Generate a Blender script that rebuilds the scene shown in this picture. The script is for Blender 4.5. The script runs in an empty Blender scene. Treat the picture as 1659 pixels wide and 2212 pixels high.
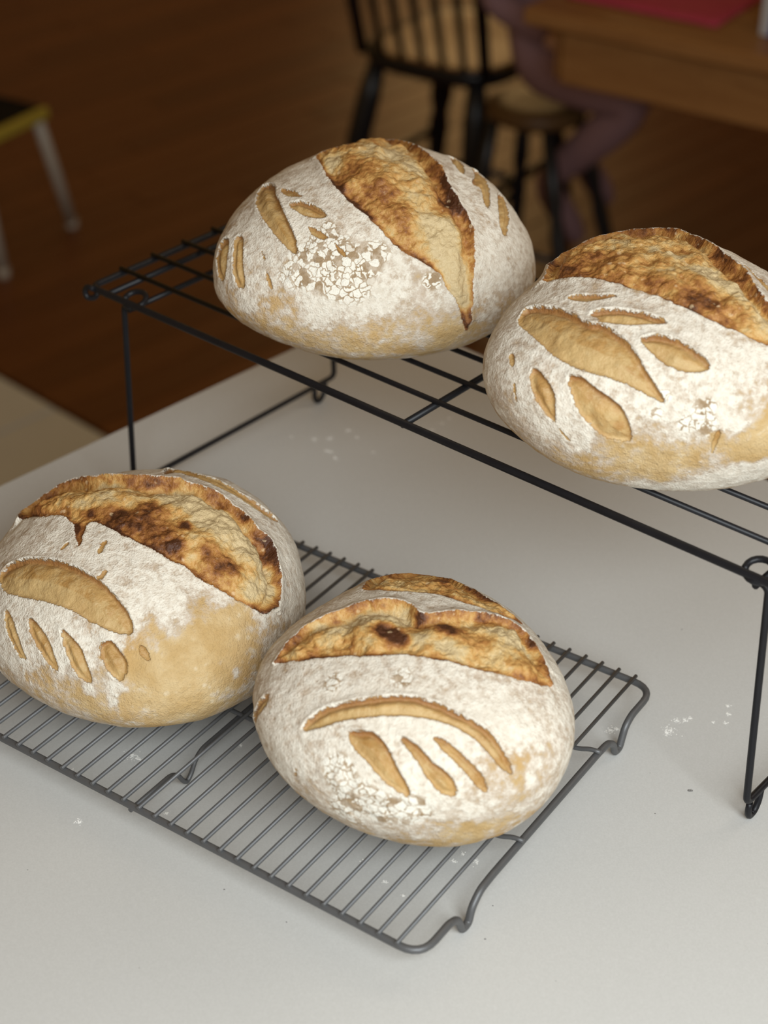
import bpy, math, random
import numpy as np
from mathutils import Matrix, Vector

# ------------------------------------------------------------------ camera
F_PX, PITCH, ROLL, CAM_H = 3709.72, 0.583498, 0.0075407, 0.742101
scn = bpy.context.scene
col = scn.collection
cp, sp = math.cos(PITCH), math.sin(PITCH)
fw = Vector((0, cp, -sp)); rt = Vector((1, 0, 0)); up = Vector((0, sp, cp))
r2 = rt * math.cos(ROLL) + up * math.sin(ROLL)
u2 = -rt * math.sin(ROLL) + up * math.cos(ROLL)
cam_data = bpy.data.cameras.new('camera')
cam = bpy.data.objects.new('camera', cam_data); col.objects.link(cam)
cam.matrix_world = Matrix(((r2.x, u2.x, -fw.x, 0), (r2.y, u2.y, -fw.y, 0), (r2.z, u2.z, -fw.z, CAM_H), (0, 0, 0, 1)))
cam_data.sensor_fit = 'HORIZONTAL'; cam_data.sensor_width = 36.0
cam_data.lens = F_PX / 1659 * 36.0
cam_data.clip_start = 0.02; cam_data.clip_end = 60
cam_data.dof.use_dof = True
cam_data.dof.focus_distance = 1.07
cam_data.dof.aperture_fstop = 7.0
scn.camera = cam

# ------------------------------------------------------------------ light
world = bpy.data.worlds.new('world'); scn.world = world; world.use_nodes = True
bg = world.node_tree.nodes['Background']
bg.inputs[0].default_value = (1.0, 0.56, 0.15, 1); bg.inputs[1].default_value = 0.16
def area_light(name, loc, target, sx, sy, power, color):
    d = bpy.data.lights.new(name, 'AREA'); d.shape = 'RECTANGLE'; d.size = sx; d.size_y = sy
    d.energy = power; d.color = color
    o = bpy.data.objects.new(name, d); col.objects.link(o); o.location = loc
    o.rotation_euler = (Vector(target) - Vector(loc)).to_track_quat('-Z', 'Y').to_euler()
    return o
area_light('window_daylight', (0.30, -0.28, 0.90), (0.0, 0.85, 0.0), 1.0, 0.8, 29.0, (0.86, 0.93, 0.97))
area_light('side_window_daylight', (1.15, 1.45, 1.25), (0.0, 0.95, 0.05), 0.7, 0.7, 4.0, (1.0, 0.90, 0.78))
area_light('dining_daylight', (0.365, 7.42, 0.42), (0.365 - 0.6858, 7.42 - 0.7278, 0.30), 1.0, 1.1, 10.0, (1.0, 0.62, 0.25))

scn.cycles.max_bounces = 4; scn.cycles.diffuse_bounces = 2; scn.cycles.glossy_bounces = 2; scn.cycles.transmission_bounces = 2
vs = scn.view_settings
vs.view_transform = 'Standard'; vs.look = 'None'; vs.gamma = 1.0; vs.use_curve_mapping = False
vs.exposure = 0.0

# ------------------------------------------------------------------ helpers
def tag(o, label=None, cat=None, group=None, kind=None):
    if label: o['label'] = label
    if cat: o['category'] = cat
    if group: o['group'] = group
    if kind: o['kind'] = kind
    return o
def empty(name, loc=(0, 0, 0), rz=0.0):
    o = bpy.data.objects.new(name, None); col.objects.link(o)
    o.location = loc; o.rotation_euler = (0, 0, rz); o.empty_display_size = 0.05
    return o
def link(name, me, mat=None, parent=None, smooth=False):
    if mat is not None and not me.materials: me.materials.append(mat)
    if smooth: me.polygons.foreach_set('use_smooth', [True] * len(me.polygons))
    o = bpy.data.objects.new(name, me); col.objects.link(o)
    if parent is not None: o.parent = parent
    return o
class MB:
    """collects shapes of one part"""
    def __init__(s): s.v = []; s.f = []
    def add(s, v, f):
        b = len(s.v); s.v += [tuple(map(float, p)) for p in v]; s.f += [tuple(i + b for i in q) for q in f]
        return s
    def box(s, lo, hi, bev=0.0, M=None):
        x0, y0, z0 = lo; x1, y1, z1 = hi
        if bev <= 0:
            v = [(x, y, z) for z in (z0, z1) for y in (y0, y1) for x in (x0, x1)]
            f = [(0, 2, 3, 1), (4, 5, 7, 6), (0, 1, 5, 4), (2, 6, 7, 3), (0, 4, 6, 2), (1, 3, 7, 5)]
        else:
            b = bev; rings = []
            for z, k in ((z0, b), (z0 + b, 0), (z1 - b, 0), (z1, b)):
                X0, X1, Y0, Y1 = x0 + k, x1 - k, y0 + k, y1 - k; c = b
                rings.append([(X0 + c, Y0, z), (X1 - c, Y0, z), (X1, Y0 + c, z), (X1, Y1 - c, z), (X1 - c, Y1, z), (X0 + c, Y1, z), (X0, Y1 - c, z), (X0, Y0 + c, z)])
            v = [p for r in rings for p in r]; f = [tuple(range(7, -1, -1)), tuple(range(24, 32))]
            for i in range(3):
                for j in range(8):
                    f.append((i * 8 + j, i * 8 + (j + 1) % 8, i * 8 + 8 + (j + 1) % 8, i * 8 + 8 + j))
        if M is not None: v = [M @ Vector(p) for p in v]
        return s.add(v, f)
    def tube(s, pts, r, seg=10, closed=False):
        P = [Vector(p) for p in pts]; n = len(P)
        R = r if isinstance(r, (list, tuple)) else [r] * n
        T = []
        for i in range(n):
            a = P[(i - 1) % n] if (closed or i > 0) else P[i]
            b = P[(i + 1) % n] if (closed or i < n - 1) else P[i]
            T.append((b - a).normalized())
        ref = Vector((0, 0, 1)) if abs(T[0].z) < .9 else Vector((1, 0, 0))
        N = (ref - T[0] * ref.dot(T[0])).normalized(); v = []
        for i in range(n):
            N = (N - T[i] * N.dot(T[i])).normalized(); B = T[i].cross(N)
            for k in range(seg):
                a = 2 * math.pi * k / seg
                v.append(P[i] + (N * math.cos(a) + B * math.sin(a)) * R[i])
        f = []
        for i in range(n if closed else n - 1):
            j = (i + 1) % n
            for k in range(seg):
                l = (k + 1) % seg
                f.append((i * seg + k, i * seg + l, j * seg + l, j * seg + k))
        if not closed:
            f.append(tuple(range(seg - 1, -1, -1))); f.append(tuple((n - 1) * seg + k for k in range(seg)))
        return s.add(v, f)
    def lathe(s, prof, seg=16, M=None):
        v = []; f = []
        for r, z in prof:
            for k in range(seg):
                a = 2 * math.pi * k / seg; v.append(Vector((r * math.cos(a), r * math.sin(a), z)))
        for i in range(len(prof) - 1):
            for k in range(seg):
                l = (k + 1) % seg; f.append((i * seg + k, i * seg + l, i * seg + seg + l, i * seg + seg + k))
        f.append(tuple(range(seg - 1, -1, -1))); f.append(tuple((len(prof) - 1) * seg + k for k in range(seg)))
        if M is not None: v = [M @ p for p in v]
        return s.add(v, f)
    def mesh(s, name):
        me = bpy.data.meshes.new(name); me.from_pydata(s.v, [], s.f); me.update(); return me
    def build(s, name, mat, parent=None, smooth=False):
        me = s.mesh(name)
        if smooth:
            o = link(name, me, mat, parent, True)
            me.polygons.foreach_set('use_smooth', [len(p.vertices) <= 4 for p in me.polygons])
            return o
        return link(name, me, mat, parent, False)
def fillet(pts, rad, n=6, closed=False):
    P = [Vector(p) for p in pts]; out = []; m = len(P)
    for i in range(m):
        if not closed and i in (0, m - 1): out.append(P[i]); continue
        a, b, c = P[i - 1], P[i], P[(i + 1) % m]
        ra = rad[i] if isinstance(rad, (list, tuple)) else rad
        t = min(ra, (a - b).length * .49, (c - b).length * .49)
        A = b + (a - b).normalized() * t; Cc = b + (c - b).normalized() * t
        for k in range(n + 1):
            u = k / n; out.append(A * (1 - u) ** 2 + b * 2 * u * (1 - u) + Cc * u * u)
    return out

# ------------------------------------------------------------------ node helpers
class G:
    def __init__(s, name):
        s.m = bpy.data.materials.new(name); s.m.use_nodes = True; s.t = s.m.node_tree; s.n = s.t.nodes
        s.bsdf = s.n['Principled BSDF']
    def node(s, kind, **kw):
        n = s.n.new(kind)
        for k, v in kw.items(): setattr(n, k, v)
        return n
    def put(s, sock, val):
        if hasattr(val, 'is_linked') or isinstance(val, bpy.types.NodeSocket): s.t.links.new(val, sock)
        elif isinstance(val, (tuple, list)) and sock.type == 'RGBA': sock.default_value = (*val[:3], 1)
        else: sock.default_value = val
    def math(s, op, a, b=0.0, clamp=False):
        n = s.node('ShaderNodeMath', operation=op, use_clamp=clamp); s.put(n.inputs[0], a); s.put(n.inputs[1], b); return n.outputs[0]
    def step(s, v, lo, hi, smooth=True):
        n = s.node('ShaderNodeMapRange', interpolation_type='SMOOTHSTEP' if smooth else 'LINEAR')
        s.put(n.inputs[0], v); s.put(n.inputs[1], lo); s.put(n.inputs[2], hi); return n.outputs[0]
    def mix(s, f, a, b):
        n = s.node('ShaderNodeMix', data_type='RGBA'); s.put(n.inputs[0], f); s.put(n.inputs[6], a); s.put(n.inputs[7], b); return n.outputs[2]
    def coord(s, out='Object'):
        return s.node('ShaderNodeTexCoord').outputs[out]
    def noise(s, co, scale, detail=4, rough=.55, dist=0.0):
        n = s.node('ShaderNodeTexNoise'); s.put(n.inputs['Vector'], co); n.inputs['Scale'].default_value = scale
        n.inputs['Detail'].default_value = detail; n.inputs['Roughness'].default_value = rough; n.inputs['Distortion'].default_value = dist
        return n.outputs['Fac']
    def voro(s, co, scale, feature='F1', rnd=1.0):
        n = s.node('ShaderNodeTexVoronoi', feature=feature); s.put(n.inputs['Vector'], co); n.inputs['Scale'].default_value = scale
        n.inputs['Randomness'].default_value = rnd; return n
    def attr(s, name):
        return s.node('ShaderNodeAttribute', attribute_name=name).outputs['Fac']
    def scale(s, co, v):
        n = s.node('ShaderNodeMapping'); s.put(n.inputs[0], co); n.inputs[3].default_value = v; return n.outputs[0]
    def bump(s, h, dist, strength=1.0, nrm=None):
        n = s.node('ShaderNodeBump'); n.inputs['Strength'].default_value = strength; n.inputs['Distance'].default_value = dist
        s.put(n.inputs['Height'], h)
        if nrm is not None: s.put(n.inputs['Normal'], nrm)
        return n.outputs[0]
    def out(s, color, rough=.5, normal=None, metal=0.0, spec=.5):
        b = s.bsdf
        s.put(b.inputs['Base Color'], color); s.put(b.inputs['Roughness'], rough); s.put(b.inputs['Metallic'], metal)
        s.put(b.inputs['Specular IOR Level'], spec)
        if normal is not None: s.put(b.inputs['Normal'], normal)
        return s.m

def mat_plain(name, c, rough=.6, metal=0.0, var=.12, scale=30, spec=.5, bump=0.0):
    g = G(name); co = g.coord(); n = g.noise(co, scale, 5)
    cc = g.mix(n, [x * (1 - var) for x in c], [min(1, x * (1 + var)) for x in c])
    nr = g.bump(n, bump) if bump else None
    return g.out(cc, g.step(n, 0, 1, False) if False else rough, nr, metal, spec)
def mat_counter():
    g = G('engineered_stone'); co = g.coord()
    a = g.noise(co, 900, 3, .6); b = g.noise(co, 260, 4, .6); v = g.voro(co, 420)
    c = g.mix(g.step(a, .3, .7), (.545, .54, .515), (.585, .58, .555))
    c = g.mix(g.math('MULTIPLY', g.step(b, .58, .72), .3), c, (.63, .625, .60))
    sp_ = g.math('MULTIPLY', g.step(v.outputs['Distance'], .16, .08), g.step(g.noise(co, 130, 2), .5, .62))
    c = g.mix(g.math('MULTIPLY', sp_, .2), c, (.40, .38, .35))
    return g.out(c, .42, None, 0, .4)
def mat_wood(name, c1, c2, c3, along=(1, 14, 14), scale=6, rough=.38, world_var=True):
    g = G(name); co = g.coord('Object')
    oi = g.node('ShaderNodeObjectInfo').outputs['Random']
    add = g.node('ShaderNodeVectorMath', operation='ADD'); g.put(add.inputs[0], co)
    cmb = g.node('ShaderNodeCombineXYZ'); g.put(cmb.inputs[0], g.math('MULTIPLY', oi, 37.0)); g.put(cmb.inputs[1], g.math('MULTIPLY', oi, 11.0)); g.put(add.inputs[1], cmb.outputs[0])
    m = g.scale(add.outputs[0], along)
    n = g.noise(m, scale, 6, .6, .6); n2 = g.noise(m, scale * 5, 4, .6)
    c = g.mix(g.step(n, .25, .75), c1, c2)
    c = g.mix(g.math('MULTIPLY', g.step(n2, .5, .75), .6), c, c3)
    c = g.mix(g.math('MULTIPLY', oi, .55), c, c3)
    return g.out(c, rough, g.bump(n2, .0003), 0, .35)

def mat_bread():
    g = G('floured_sourdough_crust'); co = g.coord('Object')
    sd, sb, fl, chip, tone = (g.attr(a) for a in ('slash_dist', 'burst_dist', 'flour', 'chip', 'tone'))
    n1 = g.noise(co, 55, 3, .62); n2 = g.noise(co, 260, 3, .6); n3 = g.noise(co, 900, 1.5, .6); nb = g.noise(co, 20, 1, .5)
    A = lambda *t: (t[0] if len(t) == 1 else g.math('ADD', t[0], A(*t[1:])))
    K = lambda n, k: g.math('MULTIPLY', g.math('SUBTRACT', n, .5), k)
    # ragged floury edges of the cuts
    rag = A(K(n2, .0026), K(n3, .0016))
    sdw = A(sd, rag); sbw = A(sb, rag)
    slash = g.step(sdw, .0002, -.0003); burst = g.step(sbw, .0002, -.0003)
    # floured skin: bare crust, a thin grey-pink dusting, thick cream flour on top
    nc = g.noise(co, 120, 3, .65)
    thin = g.step(A(fl, K(n1, 1.6), K(nc, 1.1), K(n2, .9)), .02, .66)
    thick = g.step(A(fl, K(nb, .7), K(n1, 1.6), K(nc, 1.0), K(n2, 1.2), K(n3, .6)), .40, 1.0)
    crust = g.mix(g.step(n1, .3, .7), (.50, .33, .14), (.61, .45, .24))
    crust = g.mix(g.math('MULTIPLY', g.step(nb, .45, .7), .5), crust, (.52, .31, .11))
    blis = g.voro(co, 170)
    blm = g.math('MULTIPLY', g.step(blis.outputs['Distance'], .42, .22), g.step(n1, .5, .6))
    crust = g.mix(g.math('MULTIPLY', blm, .6), crust, (.70, .58, .40))
    dust = g.mix(g.step(nc, .35, .65), (.475, .385, .30), (.595, .515, .435))
    cream = g.mix(g.step(n2, .35, .65), (.69, .615, .505), (.79, .73, .62))
    skin = g.mix(g.math('MULTIPLY', thin, .82), crust, dust)
    skin = g.mix(thick, skin, cream)
    flour = g.math('MAXIMUM', g.math('MULTIPLY', thin, .3), thick)
    # cracked flakes of thick flour
    dv = g.node('ShaderNodeVectorMath', operation='ADD'); g.put(dv.inputs[0], co)
    nn = g.node('ShaderNodeTexNoise'); g.put(nn.inputs['Vector'], co); nn.inputs['Scale'].default_value = 190; nn.inputs['Detail'].default_value = 2
    sc_ = g.node('ShaderNodeVectorMath', operation='SCALE'); g.put(sc_.inputs[0], nn.outputs['Color']); sc_.inputs[3].default_value = .007; g.put(dv.inputs[1], sc_.outputs[0])
    def flakes(scale, thr):
        ve = g.voro(dv.outputs[0], scale, 'DISTANCE_TO_EDGE'); vc = g.voro(dv.outputs[0], scale)
        sepn = g.node('ShaderNodeSeparateColor'); g.put(sepn.inputs[0], vc.outputs['Color'])
        w = g.math('ADD', g.math('MULTIPLY', sepn.outputs[1], .07), .015)
        e = g.step(g.math('SUBTRACT', ve.outputs['Distance'], w), 0.0, .05)
        return g.math('MULTIPLY', e, g.step(sepn.outputs[0], thr, thr + .05))
    flake = flakes(205, .16)
    chm = g.step(A(chip, K(n1, 1.6), K(nc, 1.2)), .30, .72)
    crk = g.mix(g.step(nc, .4, .62), (.34, .235, .135), (.53, .43, .32))
    skin = g.mix(g.math('MULTIPLY', chm, g.math('SUBTRACT', 1.0, flake)), skin, crk)
    skin = g.mix(g.math('MULTIPLY', chm, flake), skin, (.83, .785, .68))
    # cut faces
    scol = g.mix(g.step(n1, .3, .7), (.385, .205, .06), (.50, .31, .115))
    scol = g.mix(g.math('MULTIPLY', g.step(nc, .42, .68), .7), scol, (.56, .395, .18))
    scol = g.mix(g.math('MULTIPLY', g.step(n2, .56, .74), .45), scol, (.63, .48, .26))
    rim = g.math('MULTIPLY', g.step(g.math('ADD', sd, K(n2, .004)), -.0022, .0004), g.step(fl, .15, .6))
    scol = g.mix(g.math('MULTIPLY', rim, .3), scol, (.36, .17, .055))
    scol = g.mix(g.math('MULTIPLY', g.step(A(tone, K(n2, .7), K(nc, .6)), .1, .95), .8), scol, (.27, .11, .032))
    scol = g.mix(g.step(A(tone, K(nc, .5)), -.05, -.5), scol, (.60, .44, .21))
    # burst crumb
    erim = g.step(g.math('ADD', sb, K(n1, .006)), -.0055, .0005)
    tv = A(tone, K(n1, 1.5), K(n2, .7), K(nb, .5), g.math('MULTIPLY', erim, .35), .41)
    rmp = g.node('ShaderNodeValToRGB'); g.put(rmp.inputs[0], tv); cr = rmp.color_ramp
    cr.elements[0].position = 0.0; cr.elements[0].color = (.60, .46, .25, 1)
    cr.elements[1].position = 1.0; cr.elements[1].color = (.075, .026, .010, 1)
    for pos, c in ((.22, (.60, .41, .175)), (.40, (.56, .315, .098)), (.60, (.40, .18, .047)), (.80, (.235, .088, .025))):
        e = cr.elements.new(pos); e.color = (*c, 1)
    bcol = rmp.outputs[0]
    bl2m = g.math('MULTIPLY', g.step(blis.outputs['Distance'], .30, .16), g.step(nc, .52, .62))
    bcol = g.mix(g.math('MULTIPLY', bl2m, .5), bcol, (.78, .58, .34))
    hole = g.math('MULTIPLY', g.step(g.noise(g.scale(co, (1, 1, 1.5)), 190, 2, .5), .40, .30), g.step(A(tone, K(nb, .8)), -.10, -.38))
    bcol = g.mix(g.math('MULTIPLY', hole, .38), bcol, (.30, .20, .085))
    c = g.mix(slash, skin, scol); c = g.mix(burst, c, bcol)
    # relief
    hs = A(K(n2, 1.0), K(n3, .8))
    hb = A(K(n1, 1.6), K(n2, 1.6), K(n3, .5))
    cut = g.math('MAXIMUM', slash, burst)
    hsl = A(K(n2, .8), K(n3, .4), -.6)
    mixh = g.node('ShaderNodeMix', data_type='FLOAT'); g.put(mixh.inputs[0], slash); g.put(mixh.inputs[2], hs); g.put(mixh.inputs[3], hsl)
    mixh2 = g.node('ShaderNodeMix', data_type='FLOAT'); g.put(mixh2.inputs[0], burst); g.put(mixh2.inputs[2], mixh.outputs[0]); g.put(mixh2.inputs[3], hb)
    nr = g.bump(mixh2.outputs[0], .0011, .9)
    mr = g.node('ShaderNodeMix', data_type='FLOAT'); g.put(mr.inputs[0], cut); mr.inputs[2].default_value = .92; mr.inputs[3].default_value = .5
    return g.out(c, mr.outputs[0], nr, 0, .32)

M = {}
M['counter'] = mat_counter()
M['bread'] = mat_bread()
M['plank'] = mat_wood('oak_floorboard', (.19, .066, .017), (.145, .047, .011), (.085, .026, .006), (1, 12, 12), 4, .42)
M['subfloor'] = mat_plain('dark_subfloor', (.05, .025, .012), .8)
M['tile'] = mat_plain('pale_floor_tile', (.66, .69, .70), .45, var=.08, scale=8)
M['grout'] = mat_plain('floor_grout', (.27, .23, .19), .9)
M['steel'] = mat_plain('grey_nonstick_wire', (.112, .112, .113), .46, .35, .15, 120)
M['black'] = mat_plain('black_coated_wire', (.008, .008, .010), .42, 0, .3, 120, .3)
M['blackpaint'] = mat_plain('black_paint', (.008, .008, .010), .4, 0, .3, 40)
M['tablewood'] = mat_wood('honey_pine', (.36, .175, .058), (.27, .12, .037), (.19, .078, .023), (1, 10, 10), 5, .4)
M['seatwood'] = mat_wood('brown_seat_wood', (.16, .085, .03), (.12, .06, .02), (.08, .04, .014), (1, 10, 10), 6, .45)
M['wall'] = mat_plain('cream_wall_paint', (.50, .44, .34), .9, var=.03)
M['cab'] = mat_plain('painted_cabinet', (.55, .53, .49), .5, var=.04)
M['whitemetal'] = mat_plain('white_enamel_tube', (.50, .47, .42), .4, var=.05)
M['yellow'] = mat_plain('yellow_rubber_edge', (.45, .36, .05), .55, var=.08)
M['tread'] = mat_plain('black_rubber_tread', (.012, .011, .009), .9, var=.2, scale=150, spec=.1)
M['pink'] = mat_plain('crimson_cloth', (.42, .035, .075), .8, var=.15, scale=60)
M['whitecard'] = mat_plain('white_card', (.5, .5, .5), .6, var=.04)
M['bluecard'] = mat_plain('blue_card', (.02, .03, .25), .5, var=.08)
M['mauve'] = mat_plain('mauve_knit', (.27, .155, .165), .9, var=.15, scale=90)
M['skin'] = mat_plain('skin', (.56, .33, .23), .5, var=.06)
M['hair'] = mat_plain('brown_hair', (.09, .045, .02), .6, var=.3, scale=90)
M['flour'] = mat_plain('spilled_flour', (.84, .82, .77), .95, var=.04)
M['crumb'] = mat_plain('dark_crumb', (.17, .16, .15), .8, var=.3, scale=300)

# ------------------------------------------------------------------ room axes
RA = math.radians(46.7)
E1 = Vector((math.cos(RA), math.sin(RA), 0)); E2 = Vector((math.sin(RA), -math.cos(RA), 0))
FZ = -0.92
def st(s, t, z=0.0): return E1 * s + E2 * t + Vector((0, 0, z))
random.seed(4)

# wooden dining-room floor: boards run along E1
M_st = Matrix(((E1.x, E2.x, 0, 0), (E1.y, E2.y, 0, 0), (0, 0, 1, 0), (0, 0, 0, 1)))
fl = MB().box((1.665, -6.2, FZ - .06), (5.8, -.3, FZ - .014), 0, M_st)
floor = tag(fl.build('floor', M['subfloor']), 'dark red-brown hardwood floor of narrow boards', kind='structure')
PW = .092
lens = [.75, .95, 1.2, 1.45]
pmesh = {L: MB().box((0, 0, -.014), (L - .003, PW - .0022, 0), .0016).mesh('plank') for L in lens}
for me in pmesh.values(): me.materials.append(M['plank'])
row = 0; t = -5.45
while t < -.35:
    s = 1.667
    first = True
    while s < 5.6:
        L = random.choice(lens[:2] if first and row % 2 else lens); first = False
        o = bpy.data.objects.new('plank', pmesh[L]); col.objects.link(o); o.parent = floor
        o.matrix_world = Matrix.Translation(st(s, t, FZ + random.uniform(-.0004, .0004))) @ M_st @ Matrix.Diagonal((1, 1, 1, 1))
        s += L
    t += PW; row += 1
# pale kitchen tile floor
kf = MB().box((-1.6, -3.6, FZ - .06), (1.662, .9, FZ - .008), 0, M_st)
kfloor = tag(kf.build('floor_kitchen', M['grout']), 'pale beige kitchen floor of large square tiles', kind='structure')
TS = .46
tme = MB().box((0, 0, -.012), (TS - .006, TS - .006, 0), .0015).mesh('tile'); tme.materials.append(M['tile'])
for i in range(7):
    for j in range(9):
        s0, t0 = 1.66 - (i + 1) * TS, -2.432 - 2 * TS + .003 + j * TS
        o = bpy.data.objects.new('tile', tme); col.objects.link(o); o.parent = kfloor
        o.matrix_world = Matrix.Translation(st(s0, t0, FZ + .001)) @ M_st

# far walls of the dining room, with the window that lights it
WZ0, WZ1 = FZ - .06, FZ + 2.45
wb = MB()
for lo_, hi_ in (((5.8, -6.2, WZ0), (5.92, -5.42, WZ1)), ((5.8, -4.38, WZ0), (5.92, -.3, WZ1)), ((5.8, -5.42, WZ0), (5.92, -4.38, -.16)), ((5.8, -5.42, 1.0), (5.92, -4.38, WZ1))):
    wb.box(lo_, hi_, 0, M_st)
tag(wb.build('wall_back', M['wall']), 'cream dining room wall with a window', kind='structure')
tag(MB().box((1.665, -6.32, WZ0), (5.92, -6.2005, WZ1), 0, M_st).build('wall_left', M['wall']), 'cream side wall of the dining room', kind='structure')
wf_ = MB()
for lo_, hi_ in (((5.79, -5.45, -.19), (5.93, -5.40, 1.03)), ((5.79, -4.40, -.19), (5.93, -4.35, 1.03)), ((5.79, -5.40, -.19), (5.93, -4.40, -.14)), ((5.79, -5.40, .98), (5.93, -4.40, 1.03)), ((5.85, -4.915, -.14), (5.88, -4.885, .98))):
    wf_.box(lo_, hi_, 0, M_st)
tag(wf_.build('window_1', M['cab']), 'white framed dining room window', kind='structure')

# ------------------------------------------------------------------ kitchen island
isl = empty('countertop', st(.1, -.2, -.035)); isl.rotation_euler = (0, 0, 0)
Minv = Matrix.Translation(-isl.location) @ M_st
MB().box((-.95, -1.0203, -.035), (1.0703, .62, 0), .003, Minv).build('slab', M['counter'], isl)
tag(isl, 'pale grey stone countertop with fine speckles under the cooling racks', 'countertop')
ib = empty('island_cabinet', st(.1, -.2, FZ)); Mi = Matrix.Translation(-ib.location) @ M_st
MB().box((-.90, -.97, FZ + .09), (1.02, .57, -.0355), .002, Mi).build('body', M['cab'], ib)
MB().box((-.86, -.93, FZ + .001), (.98, .53, FZ + .0895), .0, Mi).build('plinth', M['blackpaint'], ib)
for k in range(4):
    MB().box((-.88 + k * .475, -.985, FZ + .12), (-.88 + k * .475 + .455, -.9702, -.06), .004, Mi).build('door', M['cab'], ib)
for k in range(3):
    MB().box((1.0202, -.95 + k * .5, FZ + .12), (1.035, -.95 + k * .5 + .48, -.06), .004, Mi).build('end_panel', M['cab'], ib)
tag(ib, 'painted kitchen island cabinet below the stone countertop', 'cabinet')

# ------------------------------------------------------------------ grey low cooling rack
GA = -0.596131
rack = empty('low_cooling_rack', (0.009872, 0.659096, 0), GA)
tag(rack, 'low grey wire cooling rack lying flat on the counter with close-set wires', 'cooling rack')
W, SPC, HG = .27993, .0125, .024
LX = -.4025 + .0145; XE = .0145; FR = .0024; ZF = HG - .0035
def end_profile(x, sgn):
    # from front corner to back corner along one end, with two dipped feet
    ys = [(0.0, ZF), (.030, ZF), (.038, ZF - .004), (.0435, .0035), (.0465, FR + .0003), (.0505, .0035), (.0535, .0125), (.062, ZF - .0012), (.075, ZF)]
    a = [(x, y, z) for y, z in ys]
    b = [(x, W - y - .0015, z) for y, z in reversed(ys)]
    return a + b
path = [(-.2, 0, ZF)] + [(XE, 0, ZF)] + end_profile(XE, 1)[1:-1] + [(XE, W, ZF), (-.2, W, ZF), (LX - XE, W, ZF)] + list(reversed(end_profile(LX - XE, -1)))[1:-1] + [(LX - XE, 0, ZF)]
rads = [.017 if abs(p[0] + .2) > .05 and (p[1] in (0, W)) else (.004 if p[2] > .006 else .003) for p in path]
path = fillet(path, rads, 6, True)
MB().tube(path, FR, 10, True).build('frame', M['steel'], rack, True)
wme = MB().tube([(0, -.0022, 0), (0, W * .5, 0), (0, W + .0022, 0)], .0013, 8).mesh('wire'); wme.materials.append(M['steel'])
wme.polygons.foreach_set('use_smooth', [len(p.vertices) <= 4 for p in wme.polygons])
for k in range(32):
    o = bpy.data.objects.new('wire', wme); col.objects.link(o); o.parent = rack; o.location = (-k * SPC, 0, HG)
for y in (.1035, .1985):
    pts = [(LX - XE - .003, y + .002, HG + .0007), (LX - XE + .004, y + .0015, HG + .0005), (LX - .002, y, HG - .0026), (-.2, y, HG - .0026), (.002, y, HG - .0026), (XE - .004, y + .0015, HG + .0005), (XE + .003, y + .002, HG + .0007)]
    MB().tube(fillet(pts, .006, 5), .0015, 8).build('support_wire', M['steel'], rack, True)
xm = -.1945; zl = HG - .0056
pts = [(xm, -.002, zl), (xm, .036, zl), (xm, .042, zl - .004), (xm, .0465, .006), (xm, .050, .0022), (xm, .0545, .006), (xm, .059, .014), (xm, .066, zl)]
pts = pts + [(x, W - y, z) for x, y, z in reversed(pts)]
MB().tube(fillet(pts, .004, 5), .0016, 8).build('center_leg', M['steel'], rack, True)

# ------------------------------------------------------------------ black tall cooling rack
BA = -0.704174
brk = empty('tall_cooling_rack', (-0.219107, 1.155580, 0), BA)
tag(brk, 'tall black wire cooling rack on folding legs with widely spaced rods', 'cooling rack')
HB, SB, BL, BW = .1801, .032253, .6046, .032253 * 7
ZT = HB - .0025
fp = fillet([(BL / 2, 0, ZT), (BL, 0, ZT), (BL, BW, ZT), (BL / 2, BW, ZT), (0, BW, ZT), (0, 0, ZT)], .009, 6, True)
MB().tube(fp, .0026, 10, True).build('frame', M['black'], brk, True)
rme = MB().tube([(-.0025, 0, 0), (BL / 2, 0, 0), (BL + .0025, 0, 0)], .0019, 8).mesh('rod'); rme.materials.append(M['black'])
rme.polygons.foreach_set('use_smooth', [len(p.vertices) <= 4 for p in rme.polygons])
for k in range(1, 7):
    o = bpy.data.objects.new('rod', rme); col.objects.link(o); o.parent = brk; o.location = (0, k * SB, HB + .0004)
for x in (.3023, .0165, BL - .0165):
    MB().tube([(x, 0, ZT - .0015), (x, BW / 2, ZT - .0015), (x, BW, ZT - .0015)], .0024, 8).build('cross_bar', M['black'], brk, True)
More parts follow.
